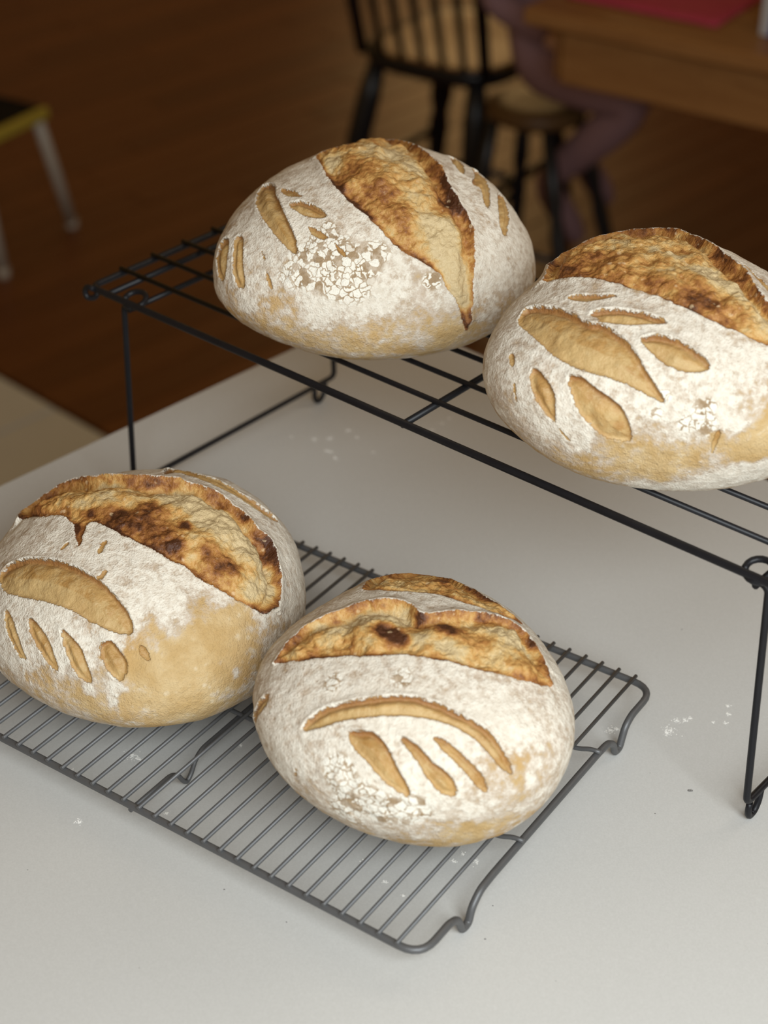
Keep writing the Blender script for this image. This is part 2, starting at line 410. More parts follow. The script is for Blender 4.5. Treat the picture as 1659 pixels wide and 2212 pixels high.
# stacking curls at the corners
for cx, sx in ((0, 1), (BL, -1)):
    for cy, sy in ((0, 1), (BW, -1)):
        c = Vector((cx + sx * .001, cy - sy * .002, ZT))
        pts = [c + Vector((sx * .006, 0, .001)), c + Vector((-sx * .003, 0, .0005)), c + Vector((-sx * .006, 0, -.004)), c + Vector((-sx * .004, 0, -.0095)), c + Vector((sx * .002, sy * .003, -.0085)), c + Vector((sx * .0045, sy * .004, -.003))]
        MB().tube(fillet(pts, .004, 5), .0022, 8).build('corner_loop', M['black'], brk, True)
def leg_frame(xt, xb, out):
    y0, y1 = .0065, BW + .003
    zb_ = .0185
    # hinge coil around the side rods, then down, across and up: one bent wire
    def coil(ys, sy):
        cc = []
        for k in range(15):
            a = math.radians(-90 + k * 24)
            cc.append((xt - out * .010 + .0075 * math.cos(a) * 1.25 * out * -1, ys - sy * (.001 + .0078 * k / 14), ZT + .0012 + .0062 * math.sin(a)))
        return cc
    front = [(xt, y0, ZT - .010), (xb, y0 - .0095, zb_)]
    top_f = [(xt - out * .013, y0 - .0005, ZT - .0062), (xt - out * .003, y0, ZT - .0072)]
    back = [(xb, y1 + .002, zb_), (xt, y1, ZT - .010)]
    top_b = [(xt - out * .003, y1, ZT - .0072), (xt - out * .013, y1 + .0005, ZT - .0062)]
    pts = fillet(top_f + front + back + top_b, .0055, 6)
    MB().tube(pts, .0023, 10).build('leg', M['black'], brk, True)
    for ys, sy in ((y0, 1), (y1, -1)):
        pts = []
        for k in range(19):
            a = math.radians(-150 + k * 20)
            pts.append((xt - (.007 if out > 0 else -.013) + .0088 * math.cos(a), (.0065 if sy > 0 else BW - .0065) + .0075 * math.sin(a) * sy, ZT + .0008 + .0030 * math.sin(a)))
        MB().tube(pts, .0022, 8).build('hinge_loop', M['black'], brk, True)
    MB().tube([(xt - out * .0075, .004, ZT - .009), (xt - out * .0075, BW / 2, ZT - .009), (xt - out * .0075, BW - .004, ZT - .009)], .0022, 8).build('hinge_bar', M['black'], brk, True)
    for yc in (y0 - .0055, y1 - .024):
        pts = [(xb, yc + .001, zb_ - .003), (xb, yc + .0005, .008), (xb, yc + .003, .0024), (xb, yc + .009, .0026), (xb, yc + .0135, .009), (xb, yc + .014, zb_ - .001)]
        MB().tube(fillet(pts, .0045, 5), .0022, 8).build('foot_loop', M['black'], brk, True)
leg_frame(.0285, .0335, -1)
leg_frame(.5695, .5815, 1)

# ------------------------------------------------------------------ loaves
LOAVES = {
 1: {"q":[-0.00527,1.10219,0.6183,0.11184,0.10322,0.07373,0.05614,-0.01745,-0.03581,0.01056,0.03047,-0.0774,0.01685,-0.07396,0.01734,0.03337,-0.00835],"zb":0.1825,"bursts":[{"lo":[[-295,325,690],[-460,-36,716],[-492,-236,693],[-501,-400,648],[-456,-534,601],[-435,-629,549],[-413,-718,485],[-363,-796,425],[-289,-860,376],[-212,-927,311],[-172,-968,256],[-151,-1004,186],[-112,-1037,111],[-81,-1061,1],[-44,-1054,-124]],"hi":[[-22,-1073,-43],[5,-1060,103],[34,-1014,233],[112,-929,365],[182,-822,464],[199,-725,532],[210,-589,603],[248,-439,652],[298,-249,684],[357,-20,689],[473,320,622],[464,449,590],[410,591,548],[231,633,561],[9,579,604]],"ear":[0.0015,0.002],"w":1.0}],"slashes":[[[-839,232,559],[-733,355,561],[-689,299,605],[-717,189,627],[-767,119,621],[-811,-4,613],[-868,-185,570],[-899,-335,503],[-936,-416,428],[-952,-376,440],[-966,-282,477],[-962,-134,521],[-934,5,547],[-889,145,556]],[[-718,120,640],[-693,57,656],[-691,-45,660],[-684,-121,658],[-735,-33,645],[-747,15,639]],[[-782,-87,624],[-731,-135,640],[-701,-215,639],[-675,-307,626],[-672,-375,604],[-727,-332,598],[-775,-251,601],[-789,-156,614]],[[-806,-336,559],[-772,-400,548],[-747,-464,527],[-742,-491,514],[-772,-477,505],[-805,-422,519]],[[-725,-531,495],[-705,-574,474],[-690,-624,437],[-706,-628,422],[-726,-582,453]],[[-1093,70,410],[-1083,30,426],[-1107,-26,403],[-1163,-100,322],[-1197,-178,220],[-1209,-187,173],[-1222,-140,158],[-1216,-92,208],[-1182,-26,297],[-1132,38,369]],[[-1110,186,350],[-1119,126,364],[-1170,62,307],[-1202,26,250],[-1229,16,169],[-1233,53,124],[-1213,123,169],[-1165,209,234],[-1130,214,302]],[[-1068,-183,421],[-1074,-216,403],[-1086,-267,365],[-1091,-232,376]],[[-1110,-304,306],[-1104,-346,278],[-1112,-387,204],[-1123,-347,236]],[[560,-32,619],[634,-69,579],[446,-361,618],[438,-323,630],[472,-193,641]],[[646,-185,559],[712,-207,511],[623,-407,521],[505,-581,515],[420,-679,500],[429,-617,530],[509,-478,556],[446,-449,593],[543,-372,575]],[[664,-461,474],[737,-437,425],[622,-642,414],[535,-751,395],[429,-858,359],[450,-773,424],[549,-622,472]],[[804,-212,430],[827,-314,377],[829,-424,330],[769,-590,310],[764,-529,354],[810,-344,386]]],"chip":[[-700,-445,561,69,1],[-885,-491,414,139,1],[-837,-594,349,139,1],[-687,-672,385,154,1],[-585,-723,394,108,1],[-1008,-447,322,92,1],[-748,-709,263,123,1],[-499,-720,447,62,1],[-241,-945,264,77,1],[-738,-548,474,92,1]],"bare":[[-861,-628,263,62,0.8],[-1145,-365,125,200,0.55],[-1234,-120,34,170,0.5],[-668,-792,-102,200,0.6],[-900,-575,-159,247,0.4],[-372,-910,240,185,0.35],[-73,-1064,-31,108,0.6],[-456,-912,-112,231,0.45],[-157,-993,-199,185,0.5],[-147,-1046,-50,170,0.3],[-1159,-156,311,185,0.15],[329,-1057,58,216,0.3],[-1070,-478,10,216,0.35]],"thick":[[-1211,-223,70,69,0.9],[-837,-692,125,139,0.5],[-927,-624,107,92,0.5],[-522,-876,144,154,0.3],[-637,-798,207,123,0.4]],"dark":[[-480,-168,705,92,0.5],[-491,-387,655,92,0.5],[-465,-501,615,62,0.4],[-207,-251,724,123,0.28],[-263,-430,678,108,0.26],[-241,-560,628,108,0.26],[248,-416,659,108,0.45],[186,-585,609,116,0.5],[271,-248,690,108,0.35],[115,-788,498,92,0.35],[-215,-905,343,62,0.5],[-408,151,712,62,0.4]],"pale":[[-48,-794,496,92,0.7],[-139,-871,409,108,0.6],[-89,-973,281,108,0.7],[-92,-1031,149,92,0.8],[-316,76,731,92,0.4],[96,-252,716,108,0.5],[110,23,730,123,0.5],[-139,-699,559,92,0.4],[-412,-670,526,77,0.3],[-87,-504,662,123,0.35]]},
 2: {"q":[0.16284,0.93529,-0.75814,0.11141,0.10041,0.06114,0.07382,0.05186,0.03294,-0.01911,-0.02084,0.09909,0.06098,0.02799,-0.0152,-0.03332,0.00055],"zb":0.1825,"bursts":[{"lo":[[-519,-427,448],[-421,-421,493],[-296,-406,534],[-181,-382,561],[-19,-367,578],[110,-361,580],[274,-334,574],[402,-314,559],[543,-292,531],[682,-250,496],[793,-206,461],[886,-154,428],[987,-106,378],[1080,-84,310]],"hi":[[934,22,428],[764,93,504],[613,161,546],[440,266,569],[268,366,573],[101,456,562],[-59,534,541],[-318,652,476],[-457,633,455],[-627,561,421],[-724,474,393],[-817,276,341],[-743,-73,357]],"ear":[0.001,0.003],"w":1.0}],"slashes":[[[-237,-580,500],[-187,-543,520],[-105,-510,539],[-27,-475,554],[45,-449,562],[-16,-507,545],[-83,-555,528],[-167,-583,510]],[[-22,-646,497],[37,-588,519],[121,-544,531],[210,-506,535],[297,-482,531],[408,-455,517],[337,-516,510],[231,-599,497],[131,-638,493],[80,-674,481],[59,-641,498]],[[-439,-765,352],[-455,-696,383],[-381,-671,426],[-270,-673,457],[-142,-680,475],[-34,-699,473],[40,-707,468],[94,-674,480],[166,-682,468],[248,-682,451],[336,-694,418],[402,-709,378],[457,-724,333],[515,-724,287],[571,-723,225],[609,-714,183],[511,-763,228],[391,-814,273],[271,-863,293],[147,-907,300],[50,-919,314],[-65,-915,330],[-172,-886,350],[-272,-849,359],[-390,-806,349]],[[336,-629,458],[392,-569,473],[474,-522,469],[572,-496,443],[668,-481,403],[730,-483,362],[689,-538,347],[625,-590,346],[527,-633,373],[425,-640,419]],[[-122,-995,237],[-69,-1000,228],[6,-1013,191],[60,-1025,133],[82,-1034,24],[78,-1031,-29],[25,-1048,31],[-45,-1051,100],[-105,-1033,168],[-127,-1011,211]],[[96,-958,253],[164,-928,266],[266,-916,217],[352,-887,181],[416,-863,136],[462,-845,50],[483,-819,-72],[421,-860,-76],[360,-900,-65],[286,-950,-1],[224,-980,72],[169,-987,148]],[[-338,-951,240],[-306,-956,248],[-266,-994,212],[-275,-1005,189],[-319,-980,210]],[[-226,-1042,125],[-200,-1049,113],[-167,-1063,16],[-192,-1061,47]],[[258,399,566],[350,401,554],[472,357,544],[600,304,527],[662,247,521],[570,267,542],[436,331,557],[321,367,566]],[[94,-1023,-50],[144,-996,-102],[169,-972,-151],[131,-995,-121]],[[882,-536,57],[873,-544,-14],[846,-547,-136],[850,-560,-42],[861,-555,33]]],"chip":[[580,-753,121,46,1],[819,-584,65,69,1],[789,-578,180,69,1],[596,-703,227,46,1],[719,-657,78,57,1]],"bare":[[584,-701,-243,218,0.9],[1005,-429,-59,172,0.8],[418,-844,-151,126,0.5],[763,-612,-117,138,0.5],[-372,-808,-396,207,0.4],[-438,-993,-16,92,0.3],[722,-614,216,57,0.3],[986,-372,224,172,0.25],[868,-548,-15,57,0.6],[101,-842,-403,172,0.3],[1065,-355,104,92,0.5],[1112,-315,-38,172,0.8]],"thick":[[845,-403,-388,149,1.2],[990,-335,-292,126,1.2],[1066,-274,-248,103,1.2],[472,-601,-490,103,1.0],[666,-509,-445,103,0.9],[817,-574,131,80,0.5],[953,-473,84,46,0.6],[578,-752,131,57,0.5],[223,-955,-135,69,0.4],[22,-1030,-101,69,0.4]],"dark":[[-406,-268,529,149,0.35],[-152,-279,581,149,0.4],[120,-287,592,92,0.3],[374,-185,585,126,0.45],[514,-200,557,92,0.3],[267,325,581,115,0.2],[430,238,575,115,0.2],[108,424,570,103,0.18],[602,138,551,103,0.2],[-232,387,564,69,0.3],[652,-209,516,57,0.3],[-414,-362,509,69,0.4]],"pale":[[240,93,608,92,0.8],[2,146,609,69,0.7],[625,67,549,69,0.7],[500,59,577,80,0.6],[-142,142,600,69,0.5],[-390,222,555,69,0.3],[749,0,509,69,0.6],[386,33,596,69,0.4],[116,-102,610,69,0.2]]},
 3: {"q":[-0.15156,0.90913,0.59131,0.11023,0.10332,0.07618,0.0547,-0.02437,0.00948,-0.0205,0.00824,0.00853,0.02858,-0.01337,0.00811,0.00016,-0.00096],"zb":0.0252,"bursts":[{"lo":[[-601,607,516],[-527,373,649],[-446,241,702],[-450,115,714],[-487,-3,706],[-528,-132,685],[-468,-74,709],[-406,8,727],[-347,43,739],[-297,-103,742],[-230,-285,728],[-150,-439,698],[-78,-550,662],[-29,-612,635],[-3,-684,596],[74,-761,539],[166,-831,463],[250,-872,388],[329,-899,305]],"hi":[[430,-847,300],[520,-768,322],[569,-665,391],[624,-515,464],[628,-450,500],[560,-396,570],[557,-279,611],[524,-188,648],[471,-56,685],[391,58,712],[286,179,728],[154,281,734],[11,420,714],[-95,558,666],[-165,714,576],[-270,778,511],[-394,810,444],[-500,790,417]],"ear":[0.001,0.004],"w":1.0}],"slashes":[[[-938,192,422],[-907,228,448],[-857,208,500],[-793,125,559],[-722,8,607],[-655,-111,634],[-600,-244,638],[-546,-376,626],[-512,-489,598],[-494,-576,564],[-475,-660,522],[-477,-724,474],[-498,-763,428],[-568,-705,434],[-614,-644,452],[-680,-542,473],[-719,-442,500],[-789,-313,500],[-859,-179,481],[-926,-29,440],[-950,71,417]],[[-992,-22,355],[-991,-103,338],[-1003,-190,280],[-1012,-251,217],[-1013,-309,149],[-1033,-241,158],[-1037,-161,215],[-1025,-69,285]],[[-924,-230,392],[-905,-314,376],[-895,-407,329],[-898,-471,266],[-899,-535,173],[-926,-483,181],[-946,-400,240],[-951,-313,305],[-944,-263,346]],[[-816,-450,404],[-794,-518,380],[-771,-597,340],[-770,-662,263],[-766,-726,152],[-804,-683,148],[-827,-633,193],[-835,-560,283],[-833,-499,346]],[[-678,-681,362],[-622,-701,396],[-600,-757,357],[-580,-811,308],[-586,-846,245],[-630,-840,186],[-669,-793,217],[-686,-734,289]],[[-479,-819,382],[-453,-855,356],[-451,-902,291],[-481,-874,309],[-495,-844,340]],[[291,315,707],[446,544,589],[517,499,581],[569,344,612],[648,193,603],[705,6,577],[800,-80,497],[882,-164,389],[787,-203,477],[679,-89,584],[576,59,647],[483,232,670],[415,379,661]],[[-452,-240,693],[-404,-196,712],[-364,-180,723],[-366,-206,719],[-405,-233,706],[-439,-260,692]],[[-614,-39,659],[-549,-18,686],[-541,-41,687],[-586,-55,670]],[[-534,-389,627],[-457,-385,656],[-476,-412,641],[-521,-423,620]]],"chip":[],"bare":[[16,-966,335,234,0.9],[-261,-978,280,259,0.9],[-409,-989,128,285,0.7],[-674,-842,-4,259,0.55],[205,-882,397,117,0.6],[104,-1037,162,195,0.7],[-521,-850,309,156,0.5],[-828,-679,27,195,0.35],[-375,-793,462,91,0.5],[-962,-455,86,156,0.4],[281,-975,197,156,0.4],[-254,-1049,-53,259,0.7],[467,-896,147,104,0.2],[61,-895,421,78,0.5]],"thick":[[-787,-719,98,45,1.0],[-668,-827,134,52,0.9],[-690,-827,37,39,0.9],[34,-1061,103,39,0.7],[-69,-1036,207,39,0.7],[-886,-520,233,78,0.3],[-234,-781,515,117,0.3],[83,-835,477,65,0.4]],"dark":[[-311,119,742,58,0.9],[-171,-14,759,78,0.6],[-124,-189,750,143,0.5],[11,-81,759,104,0.5],[-97,-342,726,130,0.4],[118,-323,723,44,1.1],[-14,-452,698,58,0.5],[193,-625,603,104,0.15],[235,-668,568,65,0.15],[110,-554,651,52,0.3],[-450,59,716,52,0.5],[547,-299,611,39,0.5],[581,-553,472,65,0.4],[-515,503,608,91,0.4],[258,209,730,78,0.25]],"pale":[[-140,220,750,104,0.35],[231,18,744,104,0.7],[282,-145,727,104,0.8],[318,-334,685,143,0.8],[413,-530,582,104,0.6],[460,-661,476,91,0.7],[448,-772,381,78,0.5],[-330,255,725,65,0.4],[288,-810,439,91,0.4],[87,-454,691,52,0.4]]},
 4: {"q":[0.0157,0.79511,-1.03402,0.10631,0.08517,0.05364,0.08043,0.07529,-0.01,-0.05873,-0.02776,0.00671,0.06514,0.0866,-0.04099,-0.06564,0.03273],"zb":0.0252,"bursts":[{"lo":[[-240,-759,321],[-79,-670,418],[28,-549,476],[149,-423,510],[255,-265,530],[360,-134,530],[468,-7,516],[554,81,495],[635,198,460],[689,336,411],[726,499,321]],"hi":[[609,542,348],[481,570,373],[356,581,392],[270,563,414],[197,461,465],[137,351,500],[89,234,522],[52,113,534],[17,48,536],[-70,57,529],[-142,29,522],[-209,-47,513],[-288,-174,491],[-299,-297,475],[-329,-409,444],[-338,-517,409],[-310,-616,380],[-259,-699,355]],"ear":[0.0005,0.0025],"w":0.8},{"lo":[[-485,-45,427],[-327,52,484],[-212,203,496],[-119,293,495],[-9,372,489],[101,450,470],[177,550,427],[224,643,367]],"hi":[[14,601,396],[-136,565,400],[-322,578,350],[-553,592,246],[-701,500,212],[-788,346,210],[-784,183,233]],"ear":[0.0005,0.001],"w":0.8}],"slashes":[[[285,-871,257],[277,-837,298],[294,-766,356],[335,-679,401],[404,-571,436],[485,-429,463],[550,-332,467],[630,-245,456],[727,-169,427],[802,-106,396],[869,-50,359],[933,-21,311],[1008,3,235],[1068,24,134],[1021,-46,205],[946,-84,289],[868,-132,348],[783,-202,391],[703,-290,415],[618,-401,424],[542,-517,414],[466,-634,387],[402,-731,350],[340,-818,298]],[[502,-689,338],[540,-648,347],[586,-596,355],[657,-569,327],[730,-560,273],[789,-553,208],[838,-529,144],[864,-517,67],[820,-571,102],[754,-626,168],[677,-661,232],[596,-694,276],[545,-705,302]],[[690,-484,353],[736,-444,341],[811,-407,298],[864,-384,253],[917,-336,211],[969,-298,142],[985,-300,71],[950,-366,90],[898,-416,170],[841,-439,243],[768,-463,304]],[[776,-333,359],[824,-281,342],[901,-234,289],[964,-190,233],[1014,-150,171],[1051,-135,70],[1034,-175,90],[994,-213,168],[927,-262,247],[851,-310,308]],[[-97,-876,259],[-60,-902,234],[-73,-938,161],[-182,-929,-17],[-197,-914,-77],[-213,-922,7],[-152,-926,145]],[[328,-933,52],[341,-929,54],[331,-928,-2],[313,-930,-24]]],"chip":[[566,-798,161,89,1],[612,-785,91,89,1],[716,-696,16,102,1],[582,-783,-99,89,1],[771,-621,-71,89,1],[861,-513,-30,114,1],[600,-725,-207,63,1],[424,-311,502,63,1],[200,-631,444,63,1]],"bare":[[1093,72,-39,228,0.5],[998,-178,-221,203,0.5],[922,-267,-307,152,0.4],[-65,-891,-225,152,0.35],[1014,285,192,152,0.3],[672,75,460,102,0.2],[196,-784,-391,127,0.3],[-111,-918,189,102,0.2],[1052,45,174,127,0.3],[443,-308,499,51,0.4]],"thick":[[1093,125,61,38,0.9],[668,-723,-74,127,0.3],[765,114,419,102,0.3],[1022,-200,-96,76,0.4],[1082,86,-120,51,0.5],[723,-369,381,190,0.2],[622,-775,102,76,0.4]],"dark":[[71,-186,538,70,1.0],[172,-161,541,63,0.7],[19,-210,535,51,0.5],[258,127,533,89,0.6],[158,104,537,63,0.4],[-110,-596,444,114,0.25],[10,-428,506,102,0.2],[411,573,387,44,0.6],[373,299,498,76,0.3],[46,30,538,38,0.5],[-574,290,362,114,0.3],[-326,426,419,76,0.5],[306,-74,537,51,0.2]],"pale":[[-139,-146,522,127,0.7],[-190,-314,498,89,0.5],[210,-57,542,76,0.6],[326,374,484,89,0.6],[399,38,526,76,0.5],[427,454,443,76,0.6],[-29,-53,535,76,0.6],[319,32,535,63,0.4],[-91,-470,486,63,0.2],[-272,-454,451,51,0.3]]},
}

def vnoise(P, seed=0):
    P = np.asarray(P); i = np.floor(P).astype(np.int64); f = P - i; f = f * f * (3 - 2 * f)
    def h(x, y, z):
        n = (x * 374761393 + y * 668265263 + z * 2147483647 + seed * 974634777) & 0xffffffff
        n = ((n ^ (n >> 13)) * 1274126177) & 0xffffffff
        n = ((n ^ (n >> 16)) * 2246822519) & 0xffffffff
        return ((n ^ (n >> 15)) & 0xffff) / 65535.0
    r = 0
    for dx in (0, 1):
        for dy in (0, 1):
            for dz in (0, 1):
                w = (f[:, 0] if dx else 1 - f[:, 0]) * (f[:, 1] if dy else 1 - f[:, 1]) * (f[:, 2] if dz else 1 - f[:, 2])
                r = r + w * h(i[:, 0] + dx, i[:, 1] + dy, i[:, 2] + dz)
    return r
def fbm(P, sc, oc=4, seed=0):
    a = 0; t = 0; w = 1.0
    for k in range(oc):
        a = a + w * vnoise(P * sc * 2 ** k + 17.3 * (k + 1), seed + k); t += w; w *= .5
    return a / t - .5
def sst(x, a=0.0, b=1.0):
    x = np.clip((x - a) / (b - a), 0, 1); return x * x * (3 - 2 * x)
def loaf_shape(q, S):
    a, b, ht, hb = q[3:7]; c = q[7:]; x, y, z = S.T
    m = 1 + c[0]*x + c[1]*y + c[2]*(x*x-y*y) + c[3]*x*y*2 + c[4]*(x**3-3*x*y*y) + c[5]*(3*x*x*y-y**3) + c[6]*x*z + c[7]*y*z + c[8]*(x*x-y*y)*z + c[9]*x*y*z
    rxy = np.sqrt(x*x + y*y) + 1e-9; k = rxy ** .9 / rxy
    zz = np.where(z > 0, ht * np.abs(z), -hb * np.abs(z)); fl_ = -.82 * hb
    zz = np.where(zz < fl_ + .1 * hb, fl_ + .1 * hb * np.exp(np.minimum((zz - fl_ - .1 * hb) / (.1 * hb), 0)), zz)
    return np.c_[a * x * k * m, b * y * k * m, zz * np.where(z > 0, m, 1)]
def cube_sphere(n):
    u = np.tan(np.linspace(-1, 1, n + 1) * math.pi / 4); A, B = np.meshgrid(u, u, indexing='ij'); o = np.ones_like(A)
    faces = [(o, A, B), (-o, B, A), (B, o, A), (A, -o, B), (A, B, o), (B, A, -o)]
    V = np.concatenate([np.stack(f, -1).reshape(-1, 3) for f in faces])
    idx = np.arange((n + 1) ** 2).reshape(n + 1, n + 1)
    q = np.stack([idx[:-1, :-1], idx[1:, :-1], idx[1:, 1:], idx[:-1, 1:]], -1).reshape(-1, 4)
    Q = np.concatenate([q + k * (n + 1) ** 2 for k in range(6)])
    V = V / np.linalg.norm(V, axis=1)[:, None]
    key = np.round(V * 1e6).astype(np.int64)
    _, first, inv = np.unique(key, axis=0, return_index=True, return_inverse=True)
    return V[first], inv.reshape(-1)[Q]
def vnormals(P, Q):
    n = np.cross(P[Q[:, 2]] - P[Q[:, 0]], P[Q[:, 3]] - P[Q[:, 1]]); N = np.zeros_like(P)
    for k in range(4):
        for c in range(3): N[:, c] += np.bincount(Q[:, k], n[:, c], len(P))
    return N / (np.linalg.norm(N, axis=1)[:, None] + 1e-12)
def seg_dist(uv, A, B):
    d = B - A; L = (d * d).sum() + 1e-15; w = uv - A
    t = np.clip((w @ d) / L, 0, 1); return np.hypot(*(w - t[:, None] * d).T)
def chaikin(p, closed=True):
    p = np.asarray(p, float); q = []
    n = len(p)
    if not closed: q.append(p[0])
    for i in range(n if closed else n - 1):
        a, b = p[i], p[(i + 1) % n]; q += [a * .78 + b * .22, a * .22 + b * .78]
    if not closed: q.append(p[-1])
    return np.array(q)
KC = np.array([0, 0, -.03])
class Chart:
    def __init__(s, pts):
        D = pts - KC; s.r = np.linalg.norm(D, axis=1).mean(); D = D / np.linalg.norm(D, axis=1)[:, None]
        s.c = D.mean(0); s.c /= np.linalg.norm(s.c)
        t = np.cross(s.c, [.31, .2, .93]); s.t = t / np.linalg.norm(t); s.b = np.cross(s.c, s.t)
    def ang(s, D): return np.arccos(np.clip(D @ s.c, -1, 1))
    def uv(s, P):
        D = P - KC; D = D / np.linalg.norm(D, axis=1)[:, None]; a = s.ang(D)
        x, y = D @ s.t, D @ s.b; h = np.hypot(x, y) + 1e-12
        return np.c_[x / h, y / h] * (a * s.r)[:, None]
def poly_sd(uv, poly):
    d = np.full(len(uv), 9.0); ins = np.zeros(len(uv), bool); n = len(poly)
    for i in range(n):
        A, B = poly[i], poly[(i + 1) % n]; d = np.minimum(d, seg_dist(uv, A, B))
        if A[1] != B[1]:
            c = ((A[1] > uv[:, 1]) != (B[1] > uv[:, 1])) & (uv[:, 0] < (B[0] - A[0]) * (uv[:, 1] - A[1]) / (B[1] - A[1]) + A[0]); ins ^= c
    return np.where(ins, -d, d)
def line_d(uv, pl):
    d = np.full(len(uv), 9.0)
    for i in range(len(pl) - 1): d = np.minimum(d, seg_dist(uv, pl[i], pl[i + 1]))
    return d
CS_S, CS_Q = cube_sphere(184)
def build_loaf(idx, label):
    D = LOAVES[idx]; q = np.array(D['q']); P = loaf_shape(q, CS_S); Q = CS_Q
    N = vnormals(P, Q)
    if (N * P).sum() < 0: Q = Q[:, ::-1]; N = -N
    n = len(P); so = idx * 3.1
    Dd = (P - KC) / np.linalg.norm(P - KC, axis=1)[:, None]
    disp = fbm(P + so, 22, 3, idx) * .0035 + fbm(P + so, 130, 3, idx + 9) * .0011
    SDS = np.full(n, .05); SID = np.full(n, -1); SDB = np.full(n, .05); STN = np.zeros(n); cr_, sr_ = math.cos(-q[2]), math.sin(-q[2]); UPL = np.array([-sr_ * .62, cr_ * .62, .78]); BID = np.full(n, -1)
    for k, b in enumerate(D['bursts']):
        lo = np.array(b['lo']) * 1e-4; hi = np.array(b['hi']) * 1e-4; al = np.r_[lo, hi]; ch = Chart(al)
        plo = chaikin(ch.uv(lo), False); phi = chaikin(ch.uv(hi), False); poly = np.r_[plo, phi]
        rad = np.hypot(*poly.T).max() / ch.r + .25; sel = np.where(ch.ang(Dd) < rad)[0]
        uv = ch.uv(P[sel]); jit = np.c_[fbm(P[sel] + so, 160, 3, 31), fbm(P[sel] + so, 160, 3, 41)] * .0032
        uv = uv + jit
        sd = poly_sd(uv, poly); dl = line_d(uv, np.r_[plo, phi[:1]]); dh = line_d(uv, np.r_[plo[-1:], phi, plo[:1]])
        u = dl / (dl + dh + 1e-9); ins = sst(-sd, 0, .003); w = b['w']; el, eh = b['ear']
        pr = -.0022 * sst(dl, 0, .0025) + .0052 * w * np.sin(np.pi * np.clip(u, 0, 1) ** .8) - .0035 * w * np.exp(-((dh - .0065) / .0038) ** 2)
        rough = fbm(P[sel] + so, 34, 2, 55) * .007 + fbm(P[sel] + so, 75, 4, 51) * .0105 + np.abs(fbm(P[sel] + so, 210, 3, 61)) * -.0042
        e_in = eh * np.exp(-(dh / .0016) ** 2) * (sd < 0); e_out = eh * np.exp(-(np.maximum(sd, 0) / .0055) ** 1.6) * (dh < dl) * (sd >= 0)
        l_out = el * np.exp(-(np.maximum(sd, 0) / .004) ** 1.6) * (dh >= dl) * (sd >= 0)
        jag = 1 + fbm(P[sel] + so, 70, 3, 71) * 1.3
        disp[sel] = disp[sel] * (1 - .5 * ins) + ins * (pr + rough * sst(-sd, 0, .006)) + (e_in + e_out) * jag + l_out
        better = sd < SDB[sel]; SDB[sel] = np.where(better, sd, SDB[sel]); BID[sel] = np.where(better & (sd < 0), k, BID[sel])
    for k, s_ in enumerate(D['slashes']):
        pts = np.array(s_) * 1e-4; ch = Chart(pts); poly = chaikin(ch.uv(pts)); rad = np.hypot(*poly.T).max() / ch.r + .12
        sel = np.where(ch.ang(Dd) < rad)[0]; uv = ch.uv(P[sel]); sd = poly_sd(uv, poly); off = .0007 * min(1.0, max(0.0, -sd.min()) / .004); sd = sd - off
        depth = max(0.0, -sd.min())
        gv = np.array([ch.t @ UPL, ch.b @ UPL]); gv = gv / (np.linalg.norm(gv) + 1e-9)
        wu = np.clip((poly_sd(uv + gv * .0015, poly) - off - sd) / .0015, -1, 1)      # +1 at the upper lip of the cut, -1 at the lower
        wu = np.where(sd < 0, wu, np.clip((sd + off - poly_sd(uv - gv * .0015, poly)) / .0015, -1, 1))
        big = min(1.0, depth / .007)
        amp = min(1.0, .35 + depth / .008)
        dsp = -.0012 * amp * sst(-sd, -.0003, .0016) + .0017 * amp * sst(-sd, .0012, max(.0045, depth * 1.1)) + .0005 * amp * np.exp(-(np.maximum(sd, 0) / .0028) ** 1.5) * (sd >= 0)
        dsp += -.0016 * big * np.maximum(wu, 0) * np.exp(-((sd + .002) / .0022) ** 2) * (sd < 0) + .0011 * big * np.maximum(wu, 0) * np.exp(-(np.maximum(sd, 0) / .003) ** 1.5) * (sd >= 0)
        STN[sel] = np.where(sd < 0, (.55 + .45 * big) * np.maximum(wu, 0) * np.exp(-(sd / .0034) ** 2) - .25 * np.maximum(-wu, 0) * big, STN[sel])
        dsp += fbm(P[sel] + so, 170, 3, 81) * .0018 * sst(-sd, 0, .003)
        disp[sel] += dsp
        better = sd < SDS[sel]; SDS[sel] = np.where(better, sd, SDS[sel]); SID[sel] = np.where(better & (sd < 0), k, SID[sel])
    def blobs(nm):
        r = np.zeros(n)
        for x, y, z, rr, s_ in D[nm]:
            d2 = ((P - np.array([x, y, z]) * 1e-4) ** 2).sum(1) / (rr * 1e-4) ** 2; r += s_ * np.exp(-d2 * 1.1)
        return r
    hz = (P[:, 2] - P[:, 2].min()) / np.ptp(P[:, 2])
    flour = .42 + .46 * sst(hz, .12, .6) - blobs('bare') * {1: .62, 2: .75, 3: .76, 4: .75}[idx] + blobs('thick')
    chip = np.clip(blobs('chip') * (1.6 if idx == 4 else 1.1), 0, 1.3); tone = blobs('dark') - blobs('pale')
    tone = np.where(BID >= 0, tone, STN)
    bot = sst(P[:, 2], P[:, 2].min() + .0008, P[:, 2].min() + .012)
    chr_ = np.maximum(0, fbm(P + so, 180, 2, 91)) * chip * .002
    V = P + N * ((disp + chr_) * bot)[:, None]
    V[:, 2] = np.maximum(V[:, 2], P[:, 2].min())
    VN = vnormals(V, Q)
    zoff = D['zb'] + .82 * q[6]; base = Vector((q[0], q[1], zoff))
    root = empty('bread_loaf', base, q[2])
    tag(root, label, 'bread', 'sourdough loaves cooling on the wire racks')
    fb = (BID[Q] >= 0).sum(1) >= 2; fs = ((SID[Q] >= 0).sum(1) >= 2) & ~fb
    part = np.full(len(Q), 0)
